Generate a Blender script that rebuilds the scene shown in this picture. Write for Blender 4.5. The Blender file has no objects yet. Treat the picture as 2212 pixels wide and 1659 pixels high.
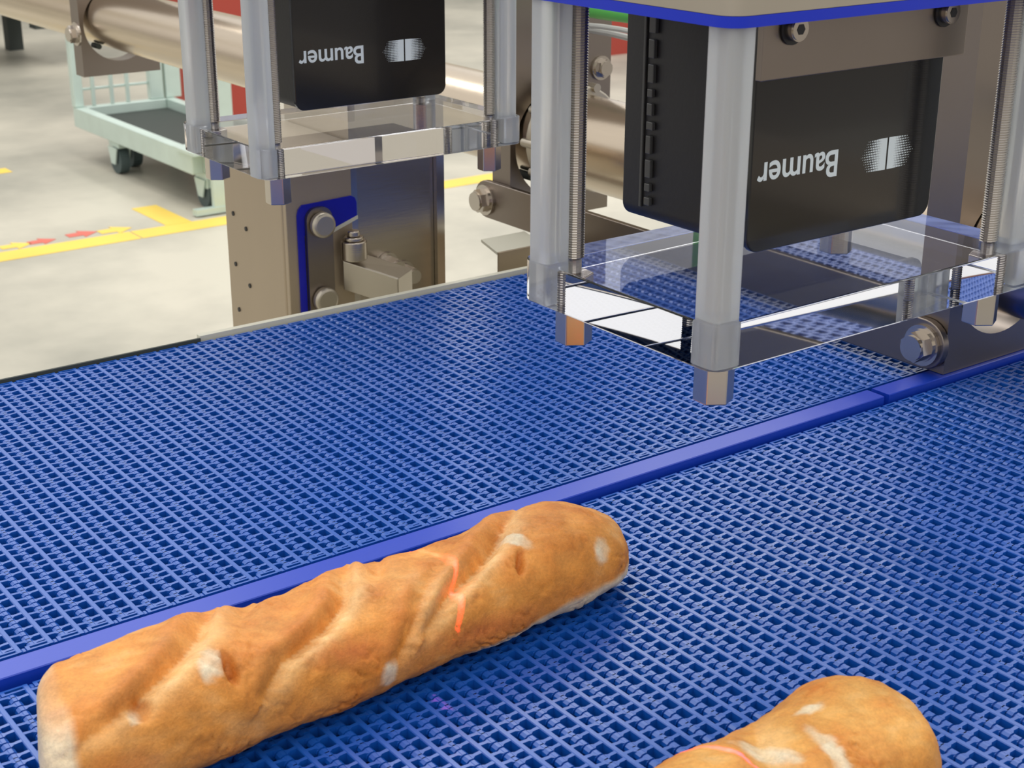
import bpy, bmesh, math, random
from mathutils import Vector, Matrix, noise
random.seed(7)
D = bpy.data
scn = bpy.context.scene
COL = scn.collection

# ------------------------------------------------------------------ camera
cam_d = D.cameras.new('camera')
cam = D.objects.new('camera', cam_d)
COL.objects.link(cam)
R = ((0.802497391, 0.208260273, -0.559129319),
     (-0.596647717, 0.284930193, -0.750217493),
     (0.003072324, 0.935650813, 0.352913753))
CAM = Vector((-0.18148996, -0.63648786, 0.36884206))
m = Matrix(R).to_4x4()
m.translation = CAM
cam.matrix_world = m
cam_d.sensor_width = 36
cam_d.lens = 36 * 3276.75 / 2212
cam_d.clip_start = 0.02
cam_d.clip_end = 100
cam_d.dof.use_dof = True
cam_d.dof.focus_distance = 0.86
cam_d.dof.aperture_fstop = 32
scn.camera = cam

# ------------------------------------------------------------------ world, lights, exposure
w = D.worlds.new('world')
scn.world = w
w.use_nodes = True
bg = w.node_tree.nodes['Background']
tc = w.node_tree.nodes.new('ShaderNodeTexCoord')
sp = w.node_tree.nodes.new('ShaderNodeSeparateXYZ')
cr = w.node_tree.nodes.new('ShaderNodeValToRGB')
w.node_tree.links.new(tc.outputs['Generated'], sp.inputs[0])
mr = w.node_tree.nodes.new('ShaderNodeMapRange')
mr.inputs['From Min'].default_value = -1
mr.inputs['From Max'].default_value = 1
w.node_tree.links.new(sp.outputs['Z'], mr.inputs['Value'])
w.node_tree.links.new(mr.outputs[0], cr.inputs[0])
cr.color_ramp.elements[0].position = 0.44
cr.color_ramp.elements[0].color = (0.34, 0.30, 0.26, 1)
cr.color_ramp.elements[1].position = 0.56
cr.color_ramp.elements[1].color = (1.0, 0.985, 0.96, 1)
w.node_tree.links.new(cr.outputs[0], bg.inputs['Color'])
bg.inputs['Strength'].default_value = 0.9


def area(name, loc, size, energy, color=(1, 1, 1), target=(0.3, 0.2, 0)):
    l = D.lights.new(name, 'AREA')
    l.shape = 'RECTANGLE'
    l.size, l.size_y = size
    l.energy = energy
    l.color = color
    o = D.objects.new(name, l)
    COL.objects.link(o)
    o.location = loc
    d = Vector(target) - Vector(loc)
    o.rotation_euler = d.to_track_quat('-Z', 'Y').to_euler()
    return o


# rows of long ceiling lamps in the hall
area('ceiling_lamp', (-1.6, 1.0, 4.2), (0.9, 5.0), 30, (1.0, 0.98, 0.95), (-1.6, 1.0, 0))
area('ceiling_lamp', (1.6, 2.2, 4.2), (0.9, 5.0), 75, (1.0, 0.98, 0.95), (1.6, 2.2, 0))
area('ceiling_lamp', (4.6, 4.0, 4.2), (0.9, 6.0), 100, (1.0, 0.98, 0.95), (4.6, 4.0, 0))
area('ceiling_lamp', (0.4, 6.5, 4.2), (0.9, 5.0), 70, (1.0, 0.98, 0.95), (0.4, 6.5, 0))
area('ceiling_lamp', (-2.2, -2.4, 3.6), (0.9, 4.0), 20, (1.0, 0.98, 0.95), (-1.0, -1.4, 0))

scn.view_settings.view_transform = 'Standard'
scn.view_settings.look = 'None'
scn.view_settings.gamma = 1
scn.view_settings.use_curve_mapping = False
scn.view_settings.exposure = 0.12


# ------------------------------------------------------------------ materials
def lin(c):
    return tuple(((v / 255) / 12.92 if v / 255 < 0.04045 else ((v / 255 + 0.055) / 1.055) ** 2.4) for v in c)


def mat(name, rgb, rough=0.5, metal=0.0, noise_amt=0.0, noise_scale=40, bump=0.0, bump_scale=200, coat=0, trans=0,
        ior=1.45, emit=None, spec=0.5, stretch=None):
    m = D.materials.new(name)
    m.use_nodes = True
    nt = m.node_tree
    b = nt.nodes['Principled BSDF']
    c = lin(rgb)
    b.inputs['Base Color'].default_value = (*c, 1)
    b.inputs['Roughness'].default_value = rough
    b.inputs['Metallic'].default_value = metal
    b.inputs['IOR'].default_value = ior
    b.inputs['Coat Weight'].default_value = coat
    b.inputs['Coat Roughness'].default_value = 0.32 if coat != 0.3 else 0.06
    b.inputs['Transmission Weight'].default_value = trans
    b.inputs['Specular IOR Level'].default_value = spec
    tc = nt.nodes.new('ShaderNodeTexCoord')
    mp = nt.nodes.new('ShaderNodeMapping')
    if stretch:
        mp.inputs['Scale'].default_value = stretch
    nt.links.new(tc.outputs['Object'], mp.inputs[0])
    if noise_amt > 0:
        n = nt.nodes.new('ShaderNodeTexNoise')
        n.inputs['Scale'].default_value = noise_scale
        n.inputs['Detail'].default_value = 5
        nt.links.new(mp.outputs[0], n.inputs['Vector'])
        mx = nt.nodes.new('ShaderNodeMix')
        mx.data_type = 'RGBA'
        mx.inputs[6].default_value = (*[v * (1 - noise_amt) for v in c], 1)
        mx.inputs[7].default_value = (*[min(1, v * (1 + noise_amt)) for v in c], 1)
        nt.links.new(n.outputs['Fac'], mx.inputs[0])
        nt.links.new(mx.outputs[2], b.inputs['Base Color'])
    if bump > 0:
        n2 = nt.nodes.new('ShaderNodeTexNoise')
        n2.inputs['Scale'].default_value = bump_scale
        n2.inputs['Detail'].default_value = 3
        nt.links.new(mp.outputs[0], n2.inputs['Vector'])
        bp = nt.nodes.new('ShaderNodeBump')
        bp.inputs['Strength'].default_value = bump
        bp.inputs['Distance'].default_value = 0.001
        nt.links.new(n2.outputs['Fac'], bp.inputs['Height'])
        nt.links.new(bp.outputs[0], b.inputs['Normal'])
    return m


M = {}
M['belt'] = mat('belt_blue_plastic', (12, 84, 178), 0.33, noise_amt=0.10, noise_scale=30, spec=0.9, coat=0.45)
M['strip'] = mat('strip_blue_plastic', (14, 60, 186), 0.35, bump=0.05, bump_scale=400, spec=0.7, coat=0.4)
M['steel'] = mat('brushed_stainless', (186, 176, 163), 0.26, 1.0, noise_amt=0.10, noise_scale=14, stretch=(1, 1, 12), bump=0.06, bump_scale=60)
M['steel_dark'] = mat('stainless_plate', (142, 132, 124), 0.34, 1.0, noise_amt=0.10, noise_scale=10, bump=0.05, bump_scale=120)
M['steel_tube'] = mat('stainless_tube', (205, 190, 170), 0.22, 1.0, noise_amt=0.05, noise_scale=20, stretch=(12, 1, 12), bump=0.05)
M['steel_bright'] = mat('polished_stainless', (200, 192, 182), 0.2, 1.0)
M['steel_matt'] = mat('blasted_stainless', (186, 178, 164), 0.42, 1.0, noise_amt=0.06, noise_scale=25)
M['stand_sheet'] = mat('ground_stainless_sheet', (176, 160, 138), 0.40, 0.55, noise_amt=0.10, noise_scale=9, stretch=(1, 1, 0.3))
M['rod'] = mat('threaded_steel', (196, 190, 182), 0.38, 1.0)
M['black'] = mat('black_anodised', (24, 25, 27), 0.16, spec=0.55, coat=0.3)
M['black_side'] = mat('black_casting', (33, 32, 33), 0.45, bump=0.1, bump_scale=300)
M['seam'] = mat('grey_seam', (70, 70, 68), 0.35)
M['white'] = mat('white_print', (226, 236, 236), 0.6)
M['acrylic'] = mat('clear_acrylic', (250, 251, 255), 0.015, trans=1.0, ior=1.34)
M['frost'] = mat('milky_acrylic', (222, 226, 228), 0.28, trans=0.55, ior=1.35)
M['gasket'] = mat('blue_gasket', (10, 44, 190), 0.35)
M['blue_film'] = mat('blue_film', (16, 22, 168), 0.35)
M['bed'] = mat('bed_dark_blue', (4, 6, 16), 0.6)
M['cream'] = mat('cream_guide', (206, 204, 188), 0.45)
M['dark'] = mat('dark_rubber', (58, 64, 60), 0.7)
M['galv'] = mat('galvanised_steel', (200, 216, 208), 0.45, 0.35, noise_amt=0.12, noise_scale=12)
M['wheel'] = mat('wheel_rubber', (74, 88, 88), 0.6)
M['yellow'] = mat('yellow_floor_tape', (238, 205, 92), 0.5, noise_amt=0.1, noise_scale=6)
M['redtape'] = mat('red_floor_tape', (214, 110, 96), 0.5)
M['red'] = mat('red_crate_plastic', (168, 66, 54), 0.45)
M['green'] = mat('green_hose', (96, 190, 84), 0.4)
M['wire'] = mat('grey_cable', (190, 190, 186), 0.4)
M['pale'] = mat('pale_panel', (222, 214, 196), 0.5)


def floor_mat():
    m = mat('concrete_floor', (206, 201, 184), 0.42)
    nt = m.node_tree
    b = nt.nodes['Principled BSDF']
    tc = nt.nodes.new('ShaderNodeTexCoord')
    mp = nt.nodes.new('ShaderNodeMapping')
    nt.links.new(tc.outputs['Object'], mp.inputs[0])
    n = nt.nodes.new('ShaderNodeTexNoise')
    n.inputs['Scale'].default_value = 0.75
    n.inputs['Detail'].default_value = 7
    n.inputs['Roughness'].default_value = 0.6
    nt.links.new(mp.outputs[0], n.inputs['Vector'])
    r = nt.nodes.new('ShaderNodeValToRGB')
    r.color_ramp.elements[0].position = 0.36
    r.color_ramp.elements[0].color = (*lin((146, 144, 133)), 1)
    r.color_ramp.elements[1].position = 0.62
    r.color_ramp.elements[1].color = (*lin((198, 193, 177)), 1)
    nt.links.new(n.outputs['Fac'], r.inputs[0])
    nt.links.new(r.outputs[0], b.inputs['Base Color'])
    return m


M['floor'] = floor_mat()


def bread_mat():
    m = D.materials.new('bread_crust')
    m.use_nodes = True
    nt = m.node_tree
    b = nt.nodes['Principled BSDF']
    at = nt.nodes.new('ShaderNodeAttribute')
    at.attribute_name = 'crust'
    tc = nt.nodes.new('ShaderNodeTexCoord')
    n = nt.nodes.new('ShaderNodeTexNoise')
    n.inputs['Scale'].default_value = 620
    n.inputs['Detail'].default_value = 4
    n.inputs['Roughness'].default_value = 0.7
    nt.links.new(tc.outputs['Object'], n.inputs['Vector'])
    n2 = nt.nodes.new('ShaderNodeTexNoise')
    n2.inputs['Scale'].default_value = 60
    n2.inputs['Detail'].default_value = 6
    nt.links.new(tc.outputs['Object'], n2.inputs['Vector'])
    ad = nt.nodes.new('ShaderNodeMath')
    ad.operation = 'ADD'
    nt.links.new(n.outputs['Fac'], ad.inputs[0])
    nt.links.new(n2.outputs['Fac'], ad.inputs[1])
    mr = nt.nodes.new('ShaderNodeMapRange')
    mr.inputs['From Min'].default_value = 0.6
    mr.inputs['From Max'].default_value = 1.4
    mr.inputs['To Min'].default_value = 0.72
    mr.inputs['To Max'].default_value = 1.26
    nt.links.new(ad.outputs[0], mr.inputs['Value'])
    vm = nt.nodes.new('ShaderNodeVectorMath')
    vm.operation = 'SCALE'
    nt.links.new(at.outputs['Color'], vm.inputs[0])
    nt.links.new(mr.outputs[0], vm.inputs['Scale'])
    nt.links.new(vm.outputs[0], b.inputs['Base Color'])
    b.inputs['Roughness'].default_value = 0.55
    b.inputs['Specular IOR Level'].default_value = 0.35
    b.inputs['Subsurface Weight'].default_value = 0.06
    b.inputs['Subsurface Radius'].default_value = (0.006, 0.003, 0.001)
    b.inputs['Subsurface Scale'].default_value = 0.5
    bp = nt.nodes.new('ShaderNodeBump')
    bp.inputs['Strength'].default_value = 0.7
    bp.inputs['Distance'].default_value = 0.0006
    nt.links.new(n.outputs['Fac'], bp.inputs['Height'])
    nt.links.new(bp.outputs[0], b.inputs['Normal'])
    return m


M['bread'] = bread_mat()


# ------------------------------------------------------------------ mesh helpers
def obj(name, bm, material, parent=None, smooth=False, bevel=0, loc=None):
    me = D.meshes.new(name)
    bmesh.ops.recalc_face_normals(bm, faces=bm.faces)
    bm.to_mesh(me)
    bm.free()
    if material:
        me.materials.append(material)
    o = D.objects.new(name, me)
    COL.objects.link(o)
    if parent:
        o.parent = parent
        pl = world_of(parent)
        if loc is None:
            # coordinates were given in world space: shift them to the parent's frame
            me.transform(Matrix.Translation(-pl))
        else:
            o.location = Vector(loc) - pl
    elif loc is not None:
        o.location = loc
    if smooth:
        for p in me.polygons:
            p.use_smooth = True
        me.set_sharp_from_angle(angle=math.radians(40))
    if bevel:
        md = o.modifiers.new('bevel', 'BEVEL')
        md.width = bevel
        md.segments = 3
        md.limit_method = 'ANGLE'
    return o


def world_of(o):
    v = Vector(o.location)
    while o.parent:
        o = o.parent
        v += Vector(o.location)
    return v


def thing(name, label, cat, loc=(0, 0, 0), group=None):
    o = D.objects.new(name, None)
    o.empty_display_size = 0.02
    COL.objects.link(o)
    o.location = loc
    o['label'] = label
    o['category'] = cat
    if group:
        o['group'] = group
    return o


def tag(o, label, cat, group=None):
    o['label'] = label
    o['category'] = cat
    if group:
        o['group'] = group
    return o


def box(bm, x0, x1, y0, y1, z0, z1):
    vs = [bm.verts.new(p) for p in ((x0, y0, z0), (x1, y0, z0), (x1, y1, z0), (x0, y1, z0),
                                    (x0, y0, z1), (x1, y0, z1), (x1, y1, z1), (x0, y1, z1))]
    for f in ((0, 3, 2, 1), (4, 5, 6, 7), (0, 1, 5, 4), (1, 2, 6, 5), (2, 3, 7, 6), (3, 0, 4, 7)):
        bm.faces.new([vs[i] for i in f])
    return vs


def prism(bm, pts, axis, a, b):
    """extrude the 2D polygon pts along axis from a to b (x: pts are y,z; y: x,z; z: x,y)"""
    def P(u, v, t):
        return {'x': (t, u, v), 'y': (u, t, v), 'z': (u, v, t)}[axis]
    A = [bm.verts.new(P(u, v, a)) for u, v in pts]
    B = [bm.verts.new(P(u, v, b)) for u, v in pts]
    bm.faces.new(A)
    bm.faces.new(B[::-1])
    n = len(pts)
    for i in range(n):
        bm.faces.new((A[i], B[i], B[(i + 1) % n], A[(i + 1) % n]))


def circle(cu, cv, r, n=24, a0=0.0):
    return [(cu + r * math.cos(a0 + 2 * math.pi * i / n), cv + r * math.sin(a0 + 2 * math.pi * i / n)) for i in range(n)]


def rrect(u0, u1, v0, v1, r, n=5):
    p = []
    for cu, cv, a in ((u1 - r, v1 - r, 0), (u0 + r, v1 - r, 90), (u0 + r, v0 + r, 180), (u1 - r, v0 + r, 270)):
        for i in range(n + 1):
            t = math.radians(a + 90 * i / n)
            p.append((cu + r * math.cos(t), cv + r * math.sin(t)))
    return p


def ring_plate(bm, outer, cu, cv, r, axis, a, b, n=48):
    """plate with a round hole: outer rectangle (u0,u1,v0,v1)"""
    u0, u1, v0, v1 = outer
    def P(u, v, t):
        return {'x': (t, u, v), 'y': (u, t, v), 'z': (u, v, t)}[axis]
    def edge(t):
        dx, dy = math.cos(t), math.sin(t)
        k = 1e9
        if dx > 1e-9: k = min(k, (u1 - cu) / dx)
        if dx < -1e-9: k = min(k, (u0 - cu) / dx)
        if dy > 1e-9: k = min(k, (v1 - cv) / dy)
        if dy < -1e-9: k = min(k, (v0 - cv) / dy)
        return cu + dx * k, cv + dy * k
    angs = [2 * math.pi * i / n for i in range(n)]
    for cc in ((u0, v0), (u1, v0), (u0, v1), (u1, v1)):
        angs.append(math.atan2(cc[1] - cv, cc[0] - cu) % (2 * math.pi))
    angs = sorted(set(round(t, 6) for t in angs))
    rows = []
    for t in angs:
        eu, ev = edge(t)
        iu, iv = cu + r * math.cos(t), cv + r * math.sin(t)
        rows.append([bm.verts.new(P(*q)) for q in ((iu, iv, a), (eu, ev, a), (eu, ev, b), (iu, iv, b))])
    for i in range(len(rows)):
        p, q = rows[i], rows[(i + 1) % len(rows)]
        for j in range(4):
            bm.faces.new((p[j], q[j], q[(j + 1) % 4], p[(j + 1) % 4]))


def tube(bm, pts, r, n=10, caps=True):
    pts = [Vector(p) for p in pts]
    rings = []
    for i, p in enumerate(pts):
        d = (pts[min(i + 1, len(pts) - 1)] - pts[max(i - 1, 0)]).normalized()
        a = d.orthogonal().normalized() if i == 0 else (rings_a - d * rings_a.dot(d)).normalized()
        rings_a = a
        b = d.cross(a)
        rings.append([bm.verts.new(p + (a * math.cos(2 * math.pi * k / n) + b * math.sin(2 * math.pi * k / n)) * r) for k in range(n)])
    for i in range(len(rings) - 1):
        for k in range(n):
            bm.faces.new((rings[i][k], rings[i][(k + 1) % n], rings[i + 1][(k + 1) % n], rings[i + 1][k]))
    if caps:
        bm.faces.new(rings[0])
        bm.faces.new(rings[-1][::-1])


def thread(bm, x, y, z0, z1, r, pitch=0.00125, n=12):
    """threaded rod: ring per half pitch"""
    k = int((z1 - z0) / (pitch / 2))
    rings = []
    for i in range(k + 1):
        rr = r if i % 2 else r * 0.86
        z = z0 + (z1 - z0) * i / k
        rings.append([bm.verts.new((x + rr * math.cos(2 * math.pi * j / n), y + rr * math.sin(2 * math.pi * j / n),
                                    z + pitch * (j / n - 0.5) * 0.9)) for j in range(n)])
    for i in range(k):
        for j in range(n):
            bm.faces.new((rings[i][j], rings[i][(j + 1) % n], rings[i + 1][(j + 1) % n], rings[i + 1][j]))
    bm.faces.new(rings[0][::-1])
    bm.faces.new(rings[-1])


def hexbolt(bm, cx, cy, cz, axis, sgn, r, h, head_disc=1.35, wt=0.0025):
    """washer and hexagon head; sgn is the way it points along its axis"""
    c = {'x': (cy, cz), 'y': (cx, cz), 'z': (cx, cy)}[axis]
    b0 = {'x': cx, 'y': cy, 'z': cz}[axis]
    prism(bm, circle(c[0], c[1], r * head_disc, 28), axis, b0, b0 + sgn * wt)  # flat round washer under the hexagon
    prism(bm, circle(c[0], c[1], r * 1.08, 24), axis, b0 + sgn * wt, b0 + sgn * (wt * 1.7))
    prism(bm, circle(c[0], c[1], r, 6, 0.3), axis, b0 + sgn * wt * 1.7, b0 + sgn * (h * 0.85))
    prism(bm, circle(c[0], c[1], r * 0.82, 20), axis, b0 + sgn * h * 0.85, b0 + sgn * h)


# ------------------------------------------------------------------ floor
ZF = -0.9
bm = bmesh.new()
box(bm, -6, 14, -4, 18, ZF - 0.1, ZF)
fl = obj('floor', bm, M['floor'])
fl['kind'] = 'structure'


def patch(name, pts, mt, label=None):
    bm = bmesh.new()
    prism(bm, pts, 'z', ZF + 0.0004, ZF + 0.0016)
    o = obj(name, bm, mt, fl)
    if label:
        o['label'] = label
    return o


patch('floor_tape', [(0.2, 3.80), (1.66, 3.80), (1.66, 3.90), (0.2, 3.90)], M['yellow'], 'yellow lane tape')
patch('floor_tape', [(1.665, 3.80), (7.5, 3.80), (7.5, 3.90), (1.665, 3.90)], M['yellow'], 'yellow lane tape')
patch('floor_tape', [(1.79, 3.902), (1.88, 3.902), (1.88, 4.18), (1.79, 4.18)], M['yellow'], 'yellow lane tape')
patch('floor_tape', [(0.6, 4.97), (1.66, 4.97), (1.66, 5.05), (0.6, 5.05)], M['yellow'], 'yellow lane tape')


def arrow(x, y, s, mt, lab):
    patch('floor_mark', [(x, y), (x + 0.05 * s, y), (x + 0.05 * s, y - 0.025 * s), (x + 0.11 * s, y + 0.02 * s),
                         (x + 0.05 * s, y + 0.07 * s), (x + 0.05 * s, y + 0.045 * s), (x, y + 0.045 * s)], mt, lab)


arrow(1.26, 3.93, 0.9, M['yellow'], 'yellow floor mark')
arrow(1.35, 3.935, 0.8, M['redtape'], 'red floor mark')
arrow(1.48, 3.945, 0.9, M['redtape'], 'red floor mark')
arrow(1.58, 3.925, 1.0, M['yellow'], 'yellow floor mark')

bm = bmesh.new()
box(bm, -6, 14, 17.9, 18.0, ZF, 5)
wb = obj('wall_back', bm, M['pale'])
wb['kind'] = 'structure'

# ------------------------------------------------------------------ conveyor belts
PX = 0.0152      # row pitch
PY = 0.02443     # repeat across the belt
RZ = -0.0030     # hinge rod depth
HX = PX / 2


def knuckle(bm, x, y, s, wdt, r=0.0027, n=10):
    prism(bm, circle(x, RZ, r, n), 'y', y - wdt / 2, y + wdt / 2)


def finger(bm, y, s, wid=0.0016, kw=0.0036):
    """one finger from the spine to the hinge on side s (+1 / -1)"""
    top = -0.0002
    a, b = 0.0008 * s, 0.0056 * s
    w0, w1 = wid / 2 * 1.25, wid / 2
    P = [(a, y - w0, top), (a, y + w0, top), (b, y + w1, top - 0.0003), (b, y - w1, top - 0.0003),
         (a, y - w0, -0.0062), (a, y + w0, -0.0062), (b, y + w1, -0.0055), (b, y - w1, -0.0055)]
    v = [bm.verts.new(p) for p in P]
    for f in ((0, 1, 2, 3), (4, 7, 6, 5), (0, 3, 7, 4), (1, 5, 6, 2), (0, 4, 5, 1), (2, 6, 7, 3)):
        bm.faces.new([v[i] for i in f])
    knuckle(bm, HX * s, y, s, kw)
    # gusset between arm and knuckle
    c = 0.0047 * s
    d = 0.0064 * s
    v = [bm.verts.new(p) for p in ((c, y - w1, top - 0.0003), (c, y + w1, top - 0.0003), (d, y + kw / 2, top - 0.0004), (d, y - kw / 2, top - 0.0004),
                                   (c, y - w1, -0.005), (c, y + w1, -0.005), (d, y + kw / 2, -0.005), (d, y - kw / 2, -0.005))]
    for f in ((0, 1, 2, 3), (4, 7, 6, 5), (0, 3, 7, 4), (1, 5, 6, 2), (0, 4, 5, 1), (2, 6, 7, 3)):
        bm.faces.new([v[i] for i in f])


def row_mesh(name, ylo, yhi, phase):
    bm = bmesh.new()
    # spine with a chamfered top
    prism(bm, [(-0.0014, -0.0065), (0.0014, -0.0065), (0.0014, -0.0004), (0.0010, 0.0), (-0.0010, 0.0), (-0.0014, -0.0004)], 'y', ylo, yhi)
    n0 = int((ylo - phase) / PY) - 2
    for n in range(n0, n0 + int((yhi - ylo) / PY) + 5):
        b = phase + n * PY
        for off in (-0.0030, 0.0030, 0.0122):
            y = b + off
            if ylo + 0.0058 < y < yhi - 0.0058:
                finger(bm, y, -1)
        for off in (0.0, 0.0076, 0.0168):
            y = b + off
            if ylo + 0.0050 < y < yhi - 0.0050:
                finger(bm, y, 1)
    # closed slotted loops at both edges
    for e, sg in ((ylo, 1), (yhi, -1)):
        y0, y1 = sorted((e, e + sg * 0.0013))
        box(bm, -0.0098, -0.0008, y0, y1, -0.006, -0.0001)
        y0, y1 = sorted((e + sg * 0.0031, e + sg * 0.0043))
        box(bm, -0.0098, -0.0008, y0, y1, -0.006, -0.0001)
        y0, y1 = sorted((e, e + sg * 0.0043))
        box(bm, -0.0116, -0.0098, y0, y1, -0.006, -0.0001)
        y0, y1 = sorted((e + sg * 0.0006, e + sg * 0.0038))
        prism(bm, circle(-0.0126, -0.0024, 0.0019, 10), 'y', y0, y1)
    me = D.meshes.new(name)
    bmesh.ops.recalc_face_normals(bm, faces=bm.faces)
    bm.to_mesh(me)
    bm.free()
    me.materials.append(M['belt'])
    for p in me.polygons:
        p.use_smooth = True
    me.set_sharp_from_angle(angle=math.radians(17))
    return me


def rod_mesh(name, ylo, yhi):
    bm = bmesh.new()
    prism(bm, circle(0, RZ, 0.0016, 8), 'y', ylo + 0.0050, yhi - 0.0050)
    me = D.meshes.new(name)
    bm.to_mesh(me)
    bm.free()
    me.materials.append(M['belt'])
    for p in me.polygons:
        p.use_smooth = True
    me.set_sharp_from_angle(angle=math.radians(60))
    return me


def belt(label, xs, ylo, yhi, phase):
    t = thing('conveyor_belt', label, 'conveyor belt', (xs[0], (ylo + yhi) / 2, -0.0065))
    me = row_mesh('belt_row', ylo - t.location.y, yhi - t.location.y, phase - t.location.y)
    me.transform(Matrix.Translation((0, 0, 0.0065)))
    rm = rod_mesh('hinge_rod', ylo - t.location.y, yhi - t.location.y)
    rm.transform(Matrix.Translation((0, 0, 0.0065)))
    for x in xs:
        o = D.objects.new('belt_row', me)
        COL.objects.link(o)
        o.parent = t
        o.location = (x - xs[0], 0, 0)
        o = D.objects.new('hinge_rod', rm)
        COL.objects.link(o)
        o.parent = t
        o.location = (x - xs[0] + HX, 0, 0)
    return t


X_END = 66
belt('blue plastic mesh belt behind the divider, empty, running towards the steel stand',
     [k * PX + 0.0045 for k in range(-9, X_END)], -0.0024, 0.3555, 0.0071)
belt('blue plastic mesh belt in front of the divider, carrying the two loaves',
     [(k + 0.46) * PX + 0.0045 for k in range(-14, X_END - 4)], -0.4710, -0.0306, -0.1095)


def strip(x0, x1, label):
    bm = bmesh.new()
    prism(bm, [(-0.0276, -0.0297), (-0.0124, -0.0297), (-0.0124, 0.0042), (-0.0128, 0.0046), (-0.0271, 0.0046), (-0.0276, 0.0041)], 'x', x0, x1)
    o = obj('divider_strip', bm, M['strip'], None, loc=None)
    return tag(o, label, 'guide strip', 'divider strips')


strip(-0.20, 0.5822, 'long blue plastic divider strip between the belts, behind the near loaf')
strip(0.5872, 1.0, 'short blue plastic divider strip piece beyond the joint, under the bracket plate')

# frame that carries both belts
fr = thing('conveyor_bed', 'machine frame with pale side rail under the blue mesh belts', 'conveyor frame', (0.4, -0.05, ZF))
bm = bmesh.new()
box(bm, -0.22, 1.02, -0.470, 0.357, -0.038, -0.030)
obj('bed_plate', bm, M['bed'], fr)
bm = bmesh.new()
box(bm, 0.2705, 1.02, 0.3585, 0.3640, -0.10, 0.0032)
obj('side_rail', bm, M['cream'], fr)
bm = bmesh.new()
box(bm, -0.22, 0.2700, 0.3590, 0.3640, -0.10, -0.0045)
obj('side_rail', bm, M['cream'], fr)
bm = bmesh.new()
box(bm, -0.22, 0.2700, 0.3565, 0.3585, -0.10, 0.0022)
obj('side_seal', bm, M['dark'], fr)
bm = bmesh.new()
box(bm, -0.22, 1.02, -0.482, -0.474, -0.10, 0.001)
obj('side_rail', bm, M['cream'], fr)
for x in (-0.1, 0.9):
    for y in (-0.40, 0.30):
        bm = bmesh.new()
        box(bm, x - 0.025, x + 0.025, y - 0.025, y + 0.025, ZF, -0.0385)
        obj('leg', bm, M['steel'], fr)


# ------------------------------------------------------------------ bread
def sgn(v):
    return (v > 0) - (v < 0)


def lerp(a, t):
    n = len(a) - 1
    x = max(0, min(0.99999, t)) * n
    i = int(x)
    f = x - i
    # Catmull-Rom
    p0, p1, p2, p3 = a[max(0, i - 1)], a[i], a[i + 1], a[min(n, i + 2)]
    return 0.5 * ((2 * p1) + (-p0 + p2) * f + (2 * p0 - 5 * p1 + 4 * p2 - p3) * f * f + (-p0 + 3 * p1 - 3 * p2 + p3) * f ** 3)


def segdist(p, a, b):
    ax, ay = a
    bx, by = b
    dx, dy = bx - ax, by - ay
    L = dx * dx + dy * dy
    t = max(0, min(1, ((p[0] - ax) * dx + (p[1] - ay) * dy) / L))
    qx, qy = ax + dx * t, ay + dy * t
    d = math.hypot(p[0] - qx, p[1] - qy)
    side = dx * (p[1] - ay) - dy * (p[0] - ax)
    return d, (1 if side > 0 else -1), t


C_MID = lin((224, 156, 80))
C_DARK = lin((196, 112, 40))
C_GOLD = lin((206, 132, 42))
C_PALE = lin((242, 202, 142))
C_WHITE = lin((228, 214, 184))
C_RED = lin((198, 112, 52))


def mixc(a, b, t):
    t = max(0, min(1, t))
    return tuple(a[i] * (1 - t) + b[i] * t for i in range(3))


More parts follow.
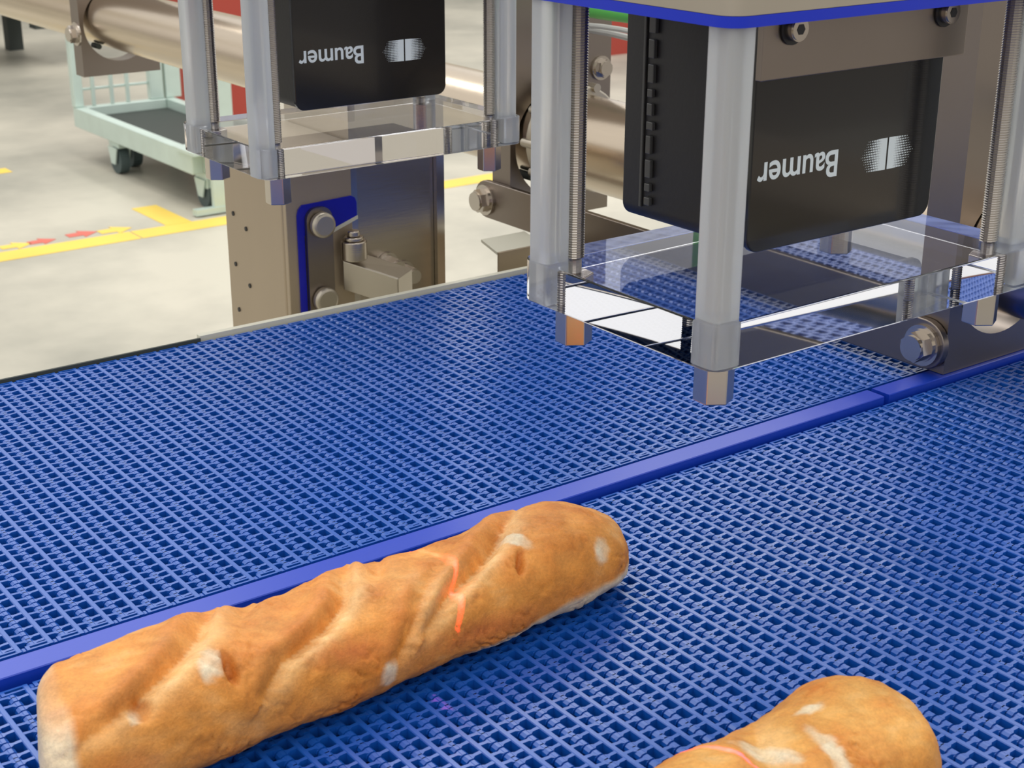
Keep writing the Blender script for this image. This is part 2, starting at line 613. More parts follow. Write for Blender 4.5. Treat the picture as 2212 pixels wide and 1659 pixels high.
def make_bread(label, ax, W, H, O, grooves, spots, flat_end, pale_low, seed, base=C_MID, NS=330, NT=150):
    x0, y0, x1, y1 = ax
    a = Vector((x1 - x0, y1 - y0, 0))
    L = a.length
    a.normalize()
    nrm = Vector((-a.y, a.x, 0))
    bm = bmesh.new()
    rows = []
    colors = []
    sv = Vector((seed * 3.1, seed * 1.7, seed))
    for i in range(NS + 1):
        s = i / NS
        # denser rings near the ends
        s = s + 0.012 * math.sin(-2 * math.pi * s * 2) / 2 if False else s
        e0 = s * L
        e1 = (1 - s) * L
        r = 1.0
        er = 0.030
        if e1 < er:
            r = math.sqrt(max(0, 1 - (1 - e1 / er) ** 2))
        el = 0.010 if flat_end else 0.030
        if e0 < el:
            r = min(r, (0.62 if flat_end else 0) + (0.38 if flat_end else 1) * math.sqrt(max(0, 1 - (1 - e0 / el) ** 2)))
        w = lerp(W, s)
        h = lerp(H, s)
        off = lerp(O, s)
        ring = []
        for j in range(NT):
            th = 2 * math.pi * j / NT
            c, sn = math.cos(th), math.sin(th)
            u = w * max(r, 0.02) * sgn(c) * abs(c) ** 0.85
            z = 0.38 + 0.62 * abs(sn) ** 0.9 if sn >= 0 else 0.38 - 0.38 * abs(sn) ** 0.75
            z = z * h * (0.4 + 0.6 * r) + h * 0.2 * (1 - r)
            p = Vector((x0, y0, 0)) + a * (s * L) + nrm * (u + off) + Vector((0, 0, z))
            # outward direction of the section
            od = (nrm * (c * 0.9) + Vector((0, 0, sn))).normalized()
            us, vs = s * L, math.radians(min(math.degrees(th), 360)) * 0.038
            disp = 0.0
            col = base
            q = p * 1.0
            big = noise.noise(q * 22 + sv)
            med = noise.noise(q * 60 + sv * 2)
            fine = noise.noise(q * 170 + sv * 3)
            cr_ = abs(noise.noise(Vector((us * 130 + vs * 50, vs * 110 - us * 60, seed + 20))))
            disp += 0.0020 * big + 0.0013 * med + 0.0006 * fine - 0.0011 * max(0, 1 - cr_ * 9) * max(0, 0.3 + med * 2)
            strk = noise.noise(Vector((us * 90 + vs * 60, vs * 260 - us * 120, seed)))
            tone = 0.6 * big + 0.7 * med + 0.35 * strk + 0.3 * fine
            col = mixc(col, C_DARK, 0.25 + 0.75 * tone)
            col = mixc(col, C_PALE, -0.2 - 0.8 * tone)
            fr_ = math.exp(-((math.degrees(th) - 162) / 26) ** 2)
            col = mixc(col, C_GOLD, 0.6 * fr_)
            for g in grooves:
                pts = g['p']
                best = (9, 1, 0, 0)
                for k in range(len(pts) - 1):
                    d, sd, t = segdist((us, vs), pts[k], pts[k + 1])
                    if d < best[0]:
                        best = (d, sd, t, (k + t) / (len(pts) - 1))
                d, sd, t, tt = best
                if d < 0.03:
                    wd = g.get('w', 0.006)
                    fade = math.sin(math.pi * min(1, max(0, 0.12 + tt * 0.76)))
                    jag = 1 + 0.35 * noise.noise(Vector((us * 150, vs * 150, seed + 5)))
                    disp -= g.get('d', 0.005) * math.exp(-(d / wd) ** 2) * fade * jag
                    # raised lip on one side
                    dd = d - 0.0085
                    if sd > 0:
                        disp += g.get('lip', 0.0025) * math.exp(-(dd / 0.005) ** 2) * fade
                        col = mixc(col, C_RED, 0.35 * math.exp(-(dd / 0.004) ** 2) * fade)
                    else:
                        col = mixc(col, C_PALE, g.get('pale', 0.8) * math.exp(-((d - 0.004) / 0.006) ** 2) * fade * (0.75 + 0.5 * strk))
            for sp_ in spots:
                ds = (us - sp_[0]) * 1.0
                dv = (vs - sp_[1])
                ca, sa = math.cos(sp_[4]), math.sin(sp_[4])
                e = math.hypot((ds * ca + dv * sa) / sp_[2], (-ds * sa + dv * ca) / sp_[3])
                e += 0.30 * noise.noise(Vector((us * 260, vs * 260, seed + 9)))
                if e < 1.6:
                    k = max(0, min(1, (1.2 - e) / 0.5)) * (0.8 + 0.5 * fine)
                    if sp_[5] == 'pale':
                        col = mixc(col, C_WHITE, k * 0.9)
                    elif sp_[5] == 'pit':
                        disp -= 0.0055 * max(0, 1 - e * e * 0.7)
                        col = mixc(col, C_DARK, k * 0.8)
                    elif sp_[5] == 'dark':
                        col = mixc(col, C_RED, max(0, 1.3 - e) * 0.7)
            # pale seam low on the sides and on the base
            lowz = p.z / h
            band = 0.16 + pale_low * max(0, s - 0.55) * 0.9 + 0.05 * noise.noise(q * 45 + sv)
            if lowz < band:
                col = mixc(col, C_WHITE, min(1, (band - lowz) / 0.07) * 0.85)
            elif lowz < band + 0.25:
                col = mixc(col, C_DARK, 0.35 * (1 - (lowz - band) / 0.25))
            if flat_end and s < 0.035:
                k = max(0, min(1, (0.030 - s + 0.008 * med) / 0.008))
                col = mixc(col, C_WHITE, k * 0.85 * max(0, min(1, (1.02 - lowz) / 0.2)))
            if flat_end:
                p = p + a * ((u * 0.42 - 0.008) * max(0, 1 - e0 / 0.045) ** 1.5)
            p = p + od * disp * max(0.15, min(1, (r - 0.02) * 1.4))
            p.z = max(p.z, 0.0002)
            ring.append(bm.verts.new(p))
            colors.append(col)
        rows.append(ring)
    for i in range(NS):
        for j in range(NT):
            bm.faces.new((rows[i][j], rows[i][(j + 1) % NT], rows[i + 1][(j + 1) % NT], rows[i + 1][j]))
    for ring, flip in ((rows[0], True), (rows[-1], False)):
        c = bm.verts.new(sum((v.co for v in ring), Vector()) / NT + a * (-0.002 if flip else 0.0005))
        colors.append(C_WHITE if (flip and flat_end) else base)
        for j in range(NT):
            bm.faces.new((ring[j], ring[(j + 1) % NT], c))
    bm.verts.index_update()
    me_c = colors
    me = D.meshes.new('bread_loaf')
    bmesh.ops.recalc_face_normals(bm, faces=bm.faces)
    bm.to_mesh(me)
    bm.free()
    me.materials.append(M['bread'])
    ca_ = me.color_attributes.new('crust', 'FLOAT_COLOR', 'POINT')
    flat = []
    for c in me_c:
        flat += [c[0], c[1], c[2], 1.0]
    ca_.data.foreach_set('color', flat)
    for p in me.polygons:
        p.use_smooth = True
    o = D.objects.new('bread_loaf', me)
    COL.objects.link(o)
    return tag(o, label, 'bread', 'loaves on the near belt')


def GP(L, *pts):
    return [(s * L, math.radians(t) * 0.038) for s, t in pts]


LB = 0.3015
grooves1 = [
    dict(p=GP(LB, (0.83, 55), (0.775, 82), (0.708, 99), (0.596, 128), (0.528, 158)), w=0.0042, d=0.0062, lip=0.0035, pale=1.0),
    dict(p=GP(LB, (0.50, 60), (0.46, 88), (0.42, 106), (0.371, 121), (0.292, 137), (0.25, 160)), w=0.0036, d=0.0052, lip=0.0036, pale=1.0),
    dict(p=GP(LB, (0.27, 62), (0.213, 90), (0.16, 108), (0.10, 124), (0.05, 135)), w=0.0040, d=0.0055, lip=0.0028, pale=1.0),
    dict(p=GP(LB, (0.56, 52), (0.535, 75), (0.50, 92)), w=0.006, d=0.005, lip=0.003, pale=0.2),
    dict(p=GP(LB, (0.62, 100), (0.56, 118), (0.50, 150), (0.46, 175)), w=0.004, d=0.0022, lip=0.0015, pale=0.5),
    dict(p=GP(LB, (0.34, 52), (0.305, 75), (0.275, 92)), w=0.005, d=0.0035, lip=0.003, pale=0.1),
]


def SP(L, s, t, a, b, ang, kind):
    return (s * L, math.radians(t) * 0.038, a, b, ang, kind)


spots1 = [
    SP(LB, 0.890, 148, 0.0046, 0.0095, 0.25, 'pale'),
    SP(LB, 0.449, 181, 0.0048, 0.0075, 0.0, 'pale'),
    SP(LB, 0.190, 124, 0.0050, 0.0090, 0.5, 'pale'),
    SP(LB, 0.214, 131, 0.0030, 0.0085, 0.1, 'pit'),
    SP(LB, 0.092, 134, 0.0034, 0.0055, 0.1, 'pit'),
    SP(LB, 0.085, 136, 0.0020, 0.0050, 0.1, 'pale'),
    SP(LB, 0.735, 128, 0.0024, 0.0085, 0.5, 'pit'),
    SP(LB, 0.758, 104, 0.0040, 0.0100, -0.3, 'pale'),
    SP(LB, 0.629, 176, 0.034, 0.009, 0.05, 'dark'),
    SP(LB, 0.05, 172, 0.014, 0.010, 0.3, 'dark'),
    SP(LB, 0.40, 150, 0.020, 0.010, 0.3, 'dark'),
]
make_bread('golden baguette loaf with a pale cut left end lying beside the divider strip',
           (-0.0190, -0.1203, 0.2818, -0.1002),
           [0.0372, 0.0368, 0.0345, 0.0337, 0.0326, 0.0325, 0.0316],
           [0.0500, 0.0520, 0.0450, 0.0460, 0.0420, 0.0455, 0.0400],
           [-0.0012, 0.0014, 0.0013, 0.0, -0.0006, -0.0003, -0.0012],
           grooves1, spots1, True, 0.8, 2)
L2 = 0.34
grooves2 = [
    dict(p=GP(L2, (0.80, 55), (0.755, 80), (0.72, 100), (0.68, 130), (0.64, 160)), w=0.010, d=0.0050, lip=0.0015, pale=0.8),
    dict(p=GP(L2, (0.50, 60), (0.44, 90), (0.38, 120), (0.33, 150)), w=0.006, d=0.0055, lip=0.003, pale=0.9),
    dict(p=GP(L2, (0.24, 60), (0.18, 90), (0.12, 120), (0.08, 150)), w=0.006, d=0.0055, lip=0.003, pale=0.9),
]
spots2 = [
    SP(L2, 0.81, 112, 0.0045, 0.016, 0.35, 'pale'),
    SP(L2, 0.865, 76, 0.0065, 0.0032, 0.3, 'pale'),
    SP(L2, 0.755, 84, 0.005, 0.012, -0.3, 'pale'),
]
make_bread('golden baguette loaf with a rounded head, nearest the bottom right corner',
           (-0.0767, -0.3564, 0.2625, -0.3030),
           [0.032, 0.034, 0.036, 0.038, 0.0375, 0.0325, 0.0362],
           [0.045, 0.048, 0.050, 0.053, 0.0535, 0.0460, 0.0475],
           [0.0, 0.001, 0.001, 0.0, -0.001, 0.0, 0.0],
           grooves2, spots2, False, 0.3, 5, base=lin((222, 164, 86)))


# ------------------------------------------------------------------ sensor housings
def housing(label_h, label_s, x0, x1, y0, y1, zb, ztop, sx0, sx1, sy0, sy1, sz0, group_off):
    """x0..y1: rod centres; zb: underside of the acrylic base"""
    h = thing('sensor_housing', label_h, 'sensor housing', ((x0 + x1) / 2, (y0 + y1) / 2, zb), 'clear sensor housings')
    m_ = 0.0192
    zt = zb + 0.0215
    bm = bmesh.new()
    prism(bm, rrect(x0 - m_, x1 + m_, y0 - m_, y1 + m_, 0.008, 6), 'z', zb, zt)
    obj('base_plate', bm, M['acrylic'], h, smooth=True, bevel=0.0008)['label'] = 'thick clear acrylic base plate'
    # corner columns, threaded rods and long nuts
    offs = group_off
    for (x, y), (ox, oy) in zip(((x0, y0), (x1, y0), (x0, y1), (x1, y1)), offs):
        bm = bmesh.new()
        r = 0.0075
        prism(bm, rrect(x + ox - r, x + ox + r, y + oy - r, y + oy + r, 0.0026, 4), 'z', zb + 0.0006, ztop)
        obj('corner_column', bm, M['frost'], h, smooth=True)
        bm = bmesh.new()
        thread(bm, x, y, zt + 0.0002, ztop, 0.0047)
        ro = obj('threaded_rod', bm, M['rod'], h)
        bm = bmesh.new()
        thread(bm, x, y, zb - 0.001, zt - 0.0002, 0.0034)
        obj('rod_end', bm, M['rod'], h)
        bm = bmesh.new()
        prism(bm, circle(x, y, 0.0094, 6, 0.45), 'z', zb - 0.0215, zb - 0.0006)
        obj('long_nut', bm, M['steel_bright'], h, bevel=0.0006)
    bm = bmesh.new()
    prism(bm, rrect(x0 - m_ - 0.001, x1 + m_ + 0.001, y0 - m_ - 0.001, y1 + m_ + 0.001, 0.010, 6), 'z', ztop + 0.0002, ztop + 0.0048)
    obj('gasket', bm, M['gasket'], h, smooth=True)['label'] = 'blue gasket under the lid'
    bm = bmesh.new()
    prism(bm, rrect(x0 - m_ - 0.001, x1 + m_ + 0.001, y0 - m_ - 0.001, y1 + m_ + 0.001, 0.010, 6), 'z', ztop + 0.0050, ztop + 0.013)
    obj('lid', bm, M['steel_matt'], h, smooth=True)
    # angle bracket the scanner hangs from
    bz0 = sz0 + 0.0815
    bm = bmesh.new()
    box(bm, sx0 - 0.002, min(sx1 + 0.012, x1 - 0.006), sy0 - 0.0045, sy0 - 0.0008, bz0, ztop)
    br = obj('hanging_bracket', bm, M['steel_dark'], h, bevel=0.0006)
    for fx in (0.12, 0.93):
        cx = sx0 + (sx1 - sx0) * fx
        bm = bmesh.new()
        prism(bm, circle(cx, bz0 + 0.0225, 0.0075, 24), 'y', sy0 - 0.0056, sy0 - 0.0046)
        obj('head_disc', bm, M['black_side'], h)  # black disc painted in for the counterbore shadow around the screw
        bm = bmesh.new()
        # socket head screw: ring with a hexagonal socket
        prism(bm, circle(cx, bz0 + 0.0225, 0.0056, 24), 'y', sy0 - 0.0096, sy0 - 0.0057)
        prism(bm, circle(cx, bz0 + 0.0225, 0.0050, 24), 'y', sy0 - 0.0102, sy0 - 0.0096)
        o = obj('socket_screw', bm, M['steel_bright'], h, smooth=True)
        bm = bmesh.new()
        prism(bm, circle(cx, bz0 + 0.0225, 0.0026, 6), 'y', sy0 - 0.0104, sy0 - 0.0102)
        obj('socket', bm, M['black_side'], o)
    # scanner
    s = thing('laser_scanner', label_s, 'laser scanner', ((sx0 + sx1) / 2, (sy0 + sy1) / 2, sz0), 'laser scanners in the housings')
    st = bz0 - 0.0004
    bm = bmesh.new()
    prism(bm, rrect(sx0, sx1, sz0, ztop - 0.001, 0.0075, 7), 'y', sy0, sy0 + 0.0035)
    obj('front_cover', bm, M['black'], s, smooth=True, bevel=0.0006)
    bm = bmesh.new()
    prism(bm, rrect(sx0 + 0.0008, sx1 - 0.0008, sz0 + 0.0008, ztop - 0.0018, 0.0075, 7), 'y', sy0 + 0.0037, sy1)
    obj('body', bm, M['black_side'], s, smooth=True, bevel=0.001)
    bm = bmesh.new()
    ym = sy0 + (sy1 - sy0) * 0.77
    random.seed(3)
    z = sz0 + 0.010
    while z < ztop - 0.012:
        hh = random.choice((0.004, 0.006, 0.009))
        box(bm, sx0 - 0.0016, sx0 + 0.0006, ym - random.uniform(0.0015, 0.003), ym + 0.0018, z, z + hh)
        z += hh + 0.003
    box(bm, sx0 - 0.0007, sx0 + 0.0006, ym + 0.005, ym + 0.0066, sz0 + 0.008, ztop - 0.006)
    o = obj('side_seam', bm, M['seam'], s, bevel=0.0004)
    # maker's name, printed upside down on the front cover
    cu = D.curves.new('text', 'FONT')
    cu.body = 'Baumer'
    cu.size = 0.02
    cu.extrude = 0.0001
    cu.offset = 0.00028
    to = D.objects.new('text', cu)
    COL.objects.link(to)
    dg = bpy.context.evaluated_depsgraph_get()
    me = D.meshes.new_from_object(to.evaluated_get(dg))
    D.objects.remove(to)
    xs = [v.co.x for v in me.vertices]
    ys = [v.co.y for v in me.vertices]
    wx, wy = max(xs) - min(xs), max(ys) - min(ys)
    tx0, tx1 = sx0 + 0.0040, sx0 + 0.0585
    base_z = sz0 + 0.0432
    ht = 0.0132
    for v in me.vertices:
        u = (v.co.x - min(xs)) / wx
        t = (v.co.y - min(ys)) / wy
        v.co = Vector((tx1 - u * (tx1 - tx0), sy0 - 0.00012 - v.co.z * 0.4, base_z - t * ht))
    me.name = 'lettering'
    me.materials.clear()
    me.materials.append(M['white'])
    lo = D.objects.new('lettering', me)
    COL.objects.link(lo)
    lo.parent = s
    me.transform(Matrix.Translation(-Vector(s.location)))
    lo['label'] = 'white upside-down maker name'
    # logo: two bright squares fading outwards into dots
    bm = bmesh.new()
    cx = sx0 + 0.0945
    zc0, zc1 = sz0 + 0.0285, sz0 + 0.0445
    nr = 13
    dz = (zc1 - zc0) / nr
    def quad(a, b, c, d):
        vs = [bm.verts.new(p) for p in ((a, sy0 - 0.0002, c), (b, sy0 - 0.0002, c), (b, sy0 - 0.0002, d), (a, sy0 - 0.0002, d))]
        bm.faces.new(vs)
    for sg in (-1, 1):
        a, b = sorted((cx + sg * 0.0006, cx + sg * 0.0050))
        quad(a, b, zc0, zc1)
        for i in range(13):
            for j in range(nr):
                xx = cx + sg * (0.0056 + i * dz)
                zz = zc0 + (j + 0.5) * dz
                e = 1 - i / 13 - 0.28 * abs((j - 6) / 6) * (i / 8)
                q = dz * 0.48 * max(0, e) ** 0.75
                if q > dz * 0.1:
                    quad(xx - q, xx + q, zz - q, zz + q)
    obj('logo', bm, M['white'], s)['label'] = 'white halftone logo squares'
    return h, s


ctr = ((-0.009, -0.009), (0.012, -0.004), (-0.0115, 0.006), (0.010, 0.010))
housing('clear acrylic sensor housing with blue top gasket, the nearer one over the divider',
        'black laser scanner with white upside-down lettering inside the nearer clear housing',
        0.2745, 0.4656, -0.1770, -0.0764, 0.1415, 0.2880,
        0.3181, 0.4497, -0.1500, -0.0590, 0.1743, ctr)
ctl = ((-0.0135, -0.0050), (0.0120, -0.0030), (-0.0105, 0.0050), (0.010, 0.010))
housing('clear acrylic sensor housing farther back, above the far edge of the empty belt',
        'black laser scanner with white upside-down lettering inside the farther clear housing',
        0.3215, 0.5083, 0.3200, 0.4168, 0.1266, 0.2740,
        0.3510, 0.4830, 0.3420, 0.4100, 0.1640, ctl)


# red laser lines the scanners cast across the loaves
def laser(name, loc, aim, energy, color, halfang):
    l = D.lights.new(name, 'SPOT')
    l.energy = energy
    l.color = color
    l.shadow_soft_size = 0.0
    l.spot_size = halfang * 2
    l.spot_blend = 0.1
    l.use_nodes = True
    nt = l.node_tree
    em = nt.nodes['Emission']
    tc = nt.nodes.new('ShaderNodeTexCoord')
    sx = nt.nodes.new('ShaderNodeSeparateXYZ')
    nt.links.new(tc.outputs['Normal'], sx.inputs[0])
    dv = nt.nodes.new('ShaderNodeMath'); dv.operation = 'DIVIDE'
    nt.links.new(sx.outputs['X'], dv.inputs[0]); nt.links.new(sx.outputs['Z'], dv.inputs[1])
    ab = nt.nodes.new('ShaderNodeMath'); ab.operation = 'ABSOLUTE'
    nt.links.new(dv.outputs[0], ab.inputs[0])
    mr = nt.nodes.new('ShaderNodeMapRange')
    mr.interpolation_type = 'SMOOTHSTEP'
    mr.inputs['From Min'].default_value = 0.0015
    mr.inputs['From Max'].default_value = 0.0150
    mr.inputs['To Min'].default_value = 1.0
    mr.inputs['To Max'].default_value = 0.0
    nt.links.new(ab.outputs[0], mr.inputs['Value'])
    nt.links.new(mr.outputs[0], em.inputs['Strength'])
    o = D.objects.new(name, l)
    COL.objects.link(o)
    loc, aim = Vector(loc), Vector(aim)
    d = (aim - loc).normalized()
    # local X must be the thin direction (along world X), local Y along world Y
    z = -d
    y = Vector((0, 1, 0)); y = (y - z * y.dot(z)).normalized()
    x = y.cross(z)
    mm = Matrix((x, y, z)).transposed().to_4x4()
    mm.translation = loc
    o.matrix_world = mm
    return o


laser('laser_line', (0.250, -0.118, 0.150), (0.171, -0.118, 0.043), 8, (1.0, 0.05, 0.10), math.radians(13.5))
laser('laser_line', (0.250, -0.305, 0.150), (0.163, -0.306, 0.050), 7, (1.0, 0.03, 0.30), math.radians(20))

# ------------------------------------------------------------------ cross tube, bracket plates and link bar
TX, TZ, TR = 0.700, 0.0855, 0.042
tb = thing('cross_tube', 'thick stainless steel tube running behind both housings through the bracket plates', 'tube', (TX, 0.6, TZ - TR))
bm = bmesh.new()
tube(bm, [(TX, -0.55, TZ), (TX, 2.1, TZ)], TR, 64)
obj('pipe', bm, M['steel_tube'], tb, smooth=True)
bm = bmesh.new()
prism(bm, circle(TX, TZ, TR + 0.007, 40), 'y', 0.440, 0.462)
cl = obj('clamp_ring', bm, M['steel_matt'], tb, smooth=True, bevel=0.002)
for k in range(10):
    t = 2 * math.pi * k / 10
    bm = bmesh.new()
    prism(bm, circle(TX + (TR + 0.007) * math.cos(t), TZ + (TR + 0.007) * math.sin(t), 0.0042, 12), 'y', 0.437, 0.464)
    obj('clamp_lug', bm, M['steel_matt'], cl, smooth=True)


def bracket(y0, y1, ztop, label, lowbolt=None):
    b = thing('bracket_plate', label, 'bracket plate', (TX, (y0 + y1) / 2, 0.0050), 'bracket plates on the cross tube')
    bm = bmesh.new()
    ring_plate(bm, (0.647, 0.766, 0.0050, ztop), 0.7062, 0.0775, 0.0532, 'y', y0, y1, 64)
    obj('plate', bm, M['steel_dark'], b, smooth=True)
    # bushing blocks that hold the tube in the hole
    for t in (math.radians(238), math.radians(318)):
        bm = bmesh.new()
        u, v = TX + (TR + 0.0042) * math.cos(t), TZ + (TR + 0.0042) * math.sin(t)
        prism(bm, circle(u, v, 0.0040, 14), 'y', y0 + 0.004, y1 - 0.004)
        obj('bushing', bm, M['dark'], b, smooth=True)
    return b


bracket(-0.0245, 0.0030, 0.40, 'stainless bracket plate with a round tube hole standing on the divider strip')
b2 = bracket(0.479, 0.507, 0.40, 'stainless bracket plate with a round tube hole between the two housings')
bm = bmesh.new()
hexbolt(bm, 0.7530, 0.4788, 0.1420, 'y', -1, 0.0085, 0.010)
obj('bolt', bm, M['steel_bright'], b2)
b1 = bracket(1.520, 1.550, 0.40, 'stainless bracket plate far back at the left, above the trolley')
bm = bmesh.new()
hexbolt(bm, 0.6468, 1.60 - 0.068, 0.066, 'x', -1, 0.0125, 0.014)
obj('bolt', bm, M['steel_bright'], b1)

lb = thing('link_bar', 'flat steel link bar bolted low across the bracket plates just above the belt', 'bar', (0.643, 0.25, 0.007))
zc, hb = 0.0247, 0.0178
ya, yb_ = -0.0100, 0.5090
pts = []
for i in range(13):
    t = math.radians(-90 - 180 * i / 12)
    pts.append((ya + hb * math.cos(t), zc + hb * math.sin(t)))
for i in range(13):
    t = math.radians(90 - 180 * i / 12)
    pts.append((yb_ + hb * math.cos(t), zc + hb * math.sin(t)))
bm = bmesh.new()
prism(bm, pts, 'x', 0.6405, 0.6465)
obj('bar', bm, M['steel_dark'], lb, smooth=True, bevel=0.0007)
for y in (ya, yb_):
    bm = bmesh.new()
    hexbolt(bm, 0.6404, y, zc - 0.0005, 'x', -1, 0.0108, 0.0135)
    obj('bolt', bm, M['steel_bright'], lb)

# ------------------------------------------------------------------ steel stand behind the empty belt
st = thing('drive_stand', 'brown-grey stainless stand with blue-edged window and bolted clamp, behind the empty belt', 'machine stand', (0.47, 0.50, ZF))
bm = bmesh.new()
box(bm, 0.395, 0.4575, 0.455, 0.562, ZF, 0.096)
po = obj('post', bm, M['stand_sheet'], st, bevel=0.003)
for (y, z) in ((0.545, 0.040), (0.522, 0.031), (0.546, -0.006), (0.521, -0.020), (0.545, -0.048)):
    bm = bmesh.new()
    prism(bm, circle(y, z, 0.0021, 12), 'x', 0.3942, 0.3948)
    obj('hole', bm, M['black_side'], po)
bm = bmesh.new()
box(bm, 0.3955, 0.4585, 0.4495, 0.4545, -0.30, 0.096)
obj('front_plate', bm, M['stand_sheet'], st, bevel=0.0008)
bm = bmesh.new()
box(bm, 0.4588, 0.4655, 0.452, 0.562, -0.30, 0.16)
obj('edge_strip', bm, M['steel_bright'], st)
bm = bmesh.new()
box(bm, 0.4658, 0.5462, 0.4575, 0.562, ZF, 0.13)
obj('mirror_panel', bm, M['steel'], st)['label'] = 'polished panel with warm reflections'
bm = bmesh.new()
box(bm, 0.5465, 0.5545, 0.452, 0.562, -0.30, 0.13)
obj('edge_strip', bm, M['steel_bright'], st)
# blue film: band down the left and wedge across the top
bm = bmesh.new()
pl = [(0.4050, -0.20), (0.4050, 0.0560), (0.4065, 0.0610), (0.4100, 0.0645), (0.4570, 0.0660), (0.4605, 0.0640), (0.4620, 0.0600),
      (0.4620, 0.0470), (0.4365, 0.0385), (0.4110, 0.0385), (0.4110, -0.20)]
prism(bm, pl, 'y', 0.4478, 0.4494)
obj('blue_edge', bm, M['blue_film'], st)['label'] = 'deep blue plastic edging'
bm = bmesh.new()
v = [bm.verts.new(p) for p in ((0.4360, 0.4470, 0.0365), (0.4625, 0.4470, 0.0455), (0.4625, 0.4470, 0.0485), (0.4360, 0.4470, 0.0398),
                               (0.4360, 0.4478, 0.0365), (0.4625, 0.4478, 0.0455), (0.4625, 0.4478, 0.0485), (0.4360, 0.4478, 0.0398))]
for f in ((0, 1, 2, 3), (7, 6, 5, 4), (0, 4, 5, 1), (1, 5, 6, 2), (2, 6, 7, 3), (3, 7, 4, 0)):
    bm.faces.new([v[i] for i in f])
obj('light_lip', bm, M['cream'], st)
bm = bmesh.new()
prism(bm, rrect(0.4115, 0.4360, -0.20, 0.0615, 0.010, 6), 'y', 0.4440, 0.4476)
ar = obj('clamp_arm', bm, M['steel_dark'], st, smooth=True)
for z in (0.0475, -0.0175):
    bm = bmesh.new()
    prism(bm, circle(0.4240, z, 0.0110, 28), 'y', 0.4350, 0.4439)
    obj('round_bolt', bm, M['steel_matt'], st, smooth=True, bevel=0.003)
bm = bmesh.new()
prism(bm, circle(0.4527, 0.4390, 0.0112, 28), 'z', 0.0135, 0.0300)
prism(bm, circle(0.4527, 0.4390, 0.0085, 28), 'z', 0.0300, 0.0335)
prism(bm, circle(0.4527, 0.4390, 0.0055, 28), 'z', 0.0335, 0.0385)
obj('knob', bm, M['steel'], st, smooth=True, bevel=0.001)
bm = bmesh.new()
pl = [(0.4450, 0.0125), (0.4450, -0.0110), (0.4840, -0.0320), (0.4840, -0.0052)]
v0 = [(0.4440, 0.4440, 0.0125), (0.4740, 0.4040, 0.0010), (0.5000, 0.4220, 0.0010), (0.4700, 0.4560, 0.0125)]
v1 = [(x, y, z - 0.026) for x, y, z in v0]
A = [bm.verts.new(p) for p in v0]
B = [bm.verts.new(p) for p in v1]
bm.faces.new(A); bm.faces.new(B[::-1])
for i in range(4):
    bm.faces.new((A[i], B[i], B[(i + 1) % 4], A[(i + 1) % 4]))
obj('clamp_block', bm, M['steel_matt'], st, bevel=0.001)
for (x, z) in ((0.4965, -0.002), (0.5130, -0.0125)):
    bm = bmesh.new()
    hexbolt(bm, x, 0.4572, z, 'y', -1, 0.0075, 0.020)
    obj('bolt', bm, M['steel_bright'], st)
# base foot
bm = bmesh.new()
box(bm, 0.38, 0.57, 0.44, 0.58, ZF, ZF + 0.012)
obj('foot', bm, M['steel'], st)

# folded sheet bracket at the far edge of the belt
sb = thing('sheet_bracket', 'small folded steel sheet bracket at the far belt edge, left of the nearer housing', 'bracket', (0.59, 0.40, -0.10))
bm = bmesh.new()
prism(bm, [(0.5735, 0.3960), (0.6230, 0.3960), (0.6230, 0.3985), (0.5735, 0.3985)], 'z', -0.10, 0.0085)
obj('front_flange', bm, M['stand_sheet'], sb)
bm = bmesh.new()
prism(bm, [(0.5735, 0.3990), (0.6230, 0.3990), (0.6360, 0.4420), (0.5870, 0.4420)], 'z', 0.0060, 0.0085)
obj('top_flange', bm, M['cream'], sb)
bm = bmesh.new()
box(bm, 0.5735, 0.6230, 0.3662, 0.3955, -0.098, -0.094)
obj('mounting_foot', bm, M['steel_dark'], sb)


# ------------------------------------------------------------------ trolley on the floor
ct = thing('roll_trolley', 'pale galvanised roll trolley on castors, on the floor at the left', 'trolley', (2.15, 4.5, ZF))
cx0, cx1, cy0, cy1 = 1.95, 2.36, 4.02, 5.06


def tb_(name, x0, x1, y0, y1, z0, z1, mt=None, parent=None):
    bm = bmesh.new()
    box(bm, x0, x1, y0, y1, z0, z1)
    return obj(name, bm, mt or M['galv'], parent or ct, bevel=0.003)


tb_('frame_rail', cx0, cx0 + 0.04, cy0, cy1, -0.775, -0.700)
tb_('frame_rail', cx1 - 0.04, cx1, cy0, cy1, -0.775, -0.700)
tb_('frame_rail', cx0 + 0.041, cx1 - 0.041, cy0, cy0 + 0.05, -0.775, -0.700)
tb_('frame_rail', cx0 + 0.041, cx1 - 0.041, cy1 - 0.04, cy1, -0.775, -0.700)
tb_('corner_post', cx0 - 0.002, cx0 + 0.035, cy1 - 0.03, cy1 + 0.005, -0.699, 0.7)
tb_('corner_post', cx1 - 0.10, cx1 - 0.045, cy1 - 0.03, cy1 + 0.005, -0.699, -0.500)
tb_('corner_post', cx1 - 0.035, cx1 + 0.03, cy1 - 0.03, cy1 + 0.005, -0.699, -0.490)
tb_('corner_post', cx0 + 0.10, cx0 + 0.16, cy0 - 0.005, cy0 + 0.05, -0.699, -0.40)
tb_('panel_rail', cx0 + 0.036, cx1 - 0.101, cy1 - 0.015, cy1 - 0.004, -0.555, -0.540)
tb_('panel_rail', cx0 + 0.036, cx1 - 0.101, cy1 - 0.015, cy1 - 0.004, -0.640, -0.630)
for x in (cx0 + 0.07, cx0 + 0.145, cx0 + 0.21):
    tb_('panel_bar', x, x + 0.014, cy1 - 0.030, cy1 - 0.016, -0.699, -0.545)
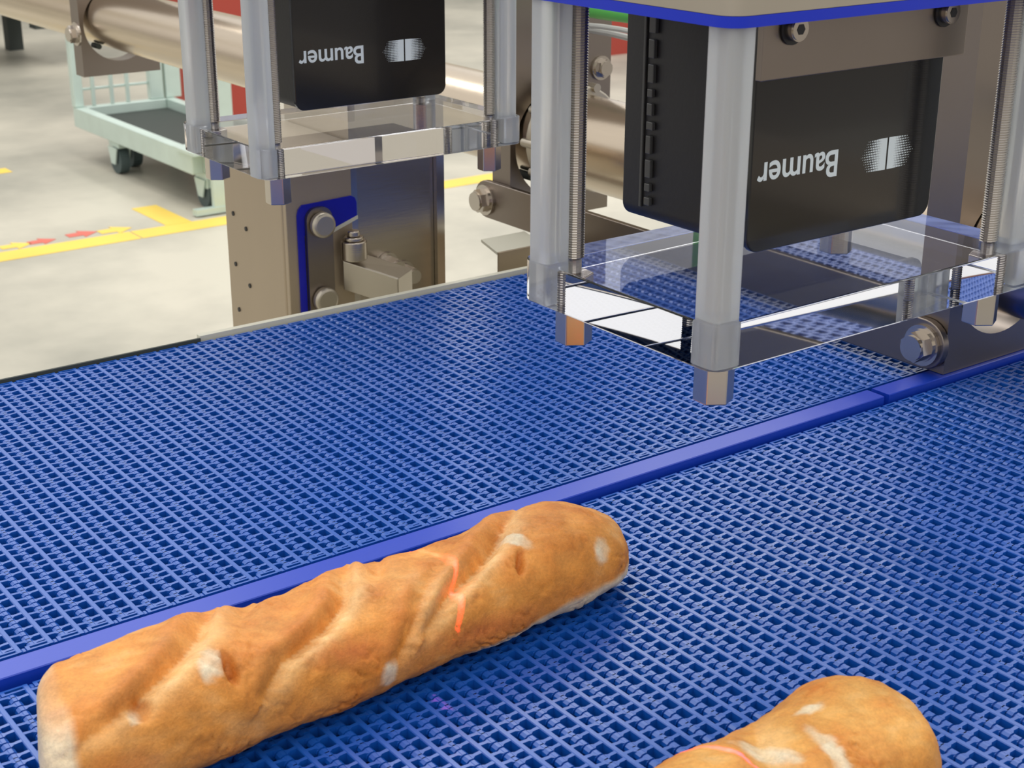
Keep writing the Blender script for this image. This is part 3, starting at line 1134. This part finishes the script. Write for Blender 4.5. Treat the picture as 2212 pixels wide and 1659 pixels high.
tb_('deck', cx0 + 0.041, cx1 - 0.041, cy0 + 0.051, cy1 - 0.041, -0.745, -0.735, M['dark'])


def castor(x, y, big):
    c = tb_('castor_fork', x - 0.022, x + 0.022, y - 0.045, y + 0.045, -0.800 if not big else -0.83, -0.776)
    for s in (-1, 1):
        bm = bmesh.new()
        prism(bm, [(y - 0.04, -0.80), (y + 0.04, -0.80), (y + 0.018, -0.862), (y - 0.018, -0.862)], 'x', x + s * 0.024, x + s * 0.029)
        obj('fork_cheek', bm, M['galv'], c)
    bm = bmesh.new()
    prism(bm, circle(y, -0.849, 0.0505, 28), 'x', x - 0.018, x + 0.018)
    obj('wheel', bm, M['wheel'], c, smooth=True)


castor(1.985, 4.72, False)
castor(2.07, 4.80, False)
castor(2.02, 4.06, True)
castor(2.30, 4.06, False)
castor(2.30, 4.90, False)
bm = bmesh.new()
prism(bm, [(1.93, 3.96), (2.12, 3.96), (2.12, 4.12), (1.93, 4.12)], 'z', -0.70, -0.690)
obj('corner_cap', bm, M['galv'], ct)
bm = bmesh.new()
box(bm, 1.915, 2.115, 3.935, 3.965, -0.895, -0.875)
box(bm, 1.985, 2.055, 3.94, 3.96, -0.875, -0.69)
obj('push_pedal', bm, M['galv'], ct)


# ------------------------------------------------------------------ background pieces
def crate(x, y, w_, d_, h_, label, mt, grp='red plastic crates'):
    c = thing('plastic_crate', label, 'crate', (x, y, ZF), grp)
    bm = bmesh.new()
    t = 0.012
    box(bm, x, x + w_, y, y + d_, ZF, ZF + t)
    box(bm, x, x + w_, y, y + t, ZF + t, ZF + h_)
    box(bm, x, x + w_, y + d_ - t, y + d_, ZF + t, ZF + h_)
    box(bm, x, x + t, y + t, y + d_ - t, ZF + t, ZF + h_)
    box(bm, x + w_ - t, x + w_, y + t, y + d_ - t, ZF + t, ZF + h_)
    obj('shell', bm, mt, c)
    bm = bmesh.new()
    box(bm, x - 0.006, x + w_ + 0.006, y - 0.006, y - 0.0005, ZF + h_ - 0.03, ZF + h_)
    obj('rim', bm, mt, c)
    return c


crate(2.50, 5.2, 0.34, 0.25, 0.70, 'tall red plastic crate on the floor behind the farther housing', M['red'])
crate(5.30, 5.9, 0.5, 0.35, 0.42, 'red plastic crate on the floor, seen through the nearer housing', M['red'])

mc = thing('machine_cabinet', 'dark green-grey machine underside at the top left corner', 'machine', (1.9, 8.0, ZF))
bm = bmesh.new()
box(bm, 0.8, 2.85, 7.4, 8.2, -0.615, 0.4)
obj('body', bm, M['dark'], mc)
bm = bmesh.new()
box(bm, 2.63, 2.85, 7.3, 7.39, -0.70, -0.45)
obj('motor_box', bm, M['dark'], mc)
for x in (0.85, 2.72):
    bm = bmesh.new()
    box(bm, x, x + 0.08, 8.0, 8.08, ZF, -0.616)
    obj('leg', bm, M['dark'], mc)

# hose and cables seen behind the nearer scanner
bm = bmesh.new()
tube(bm, [(0.545, 0.385, 0.40), (0.555, 0.378, 0.33), (0.570, 0.366, 0.262), (0.590, 0.355, 0.230), (0.620, 0.350, 0.2200), (0.652, 0.350, 0.2135), (0.69, 0.350, 0.2070), (0.73, 0.352, 0.206), (0.765, 0.358, 0.225), (0.785, 0.365, 0.27), (0.79, 0.37, 0.40)], 0.0072, 14)
tag(obj('air_hose', bm, M['green'], None, smooth=True), 'green air hose running behind the nearer housing near its blue gasket', 'hose')
hs = ((0.712, 0.187, 0.0024), (0.722, 0.180, 0.0030))
for i, (x, z, r) in enumerate(hs):
    bm = bmesh.new()
    tube(bm, [(x, 0.46 - 0.03 * k, z + 0.002 * math.sin(k * 0.9 + i)) for k in range(0, 24)], r, 8)
    tag(obj('cable', bm, M['wire'], None, smooth=True), ('upper' if i == 0 else 'lower') + ' grey cable of the pair behind the nearer black scanner', 'cable', 'grey cables')
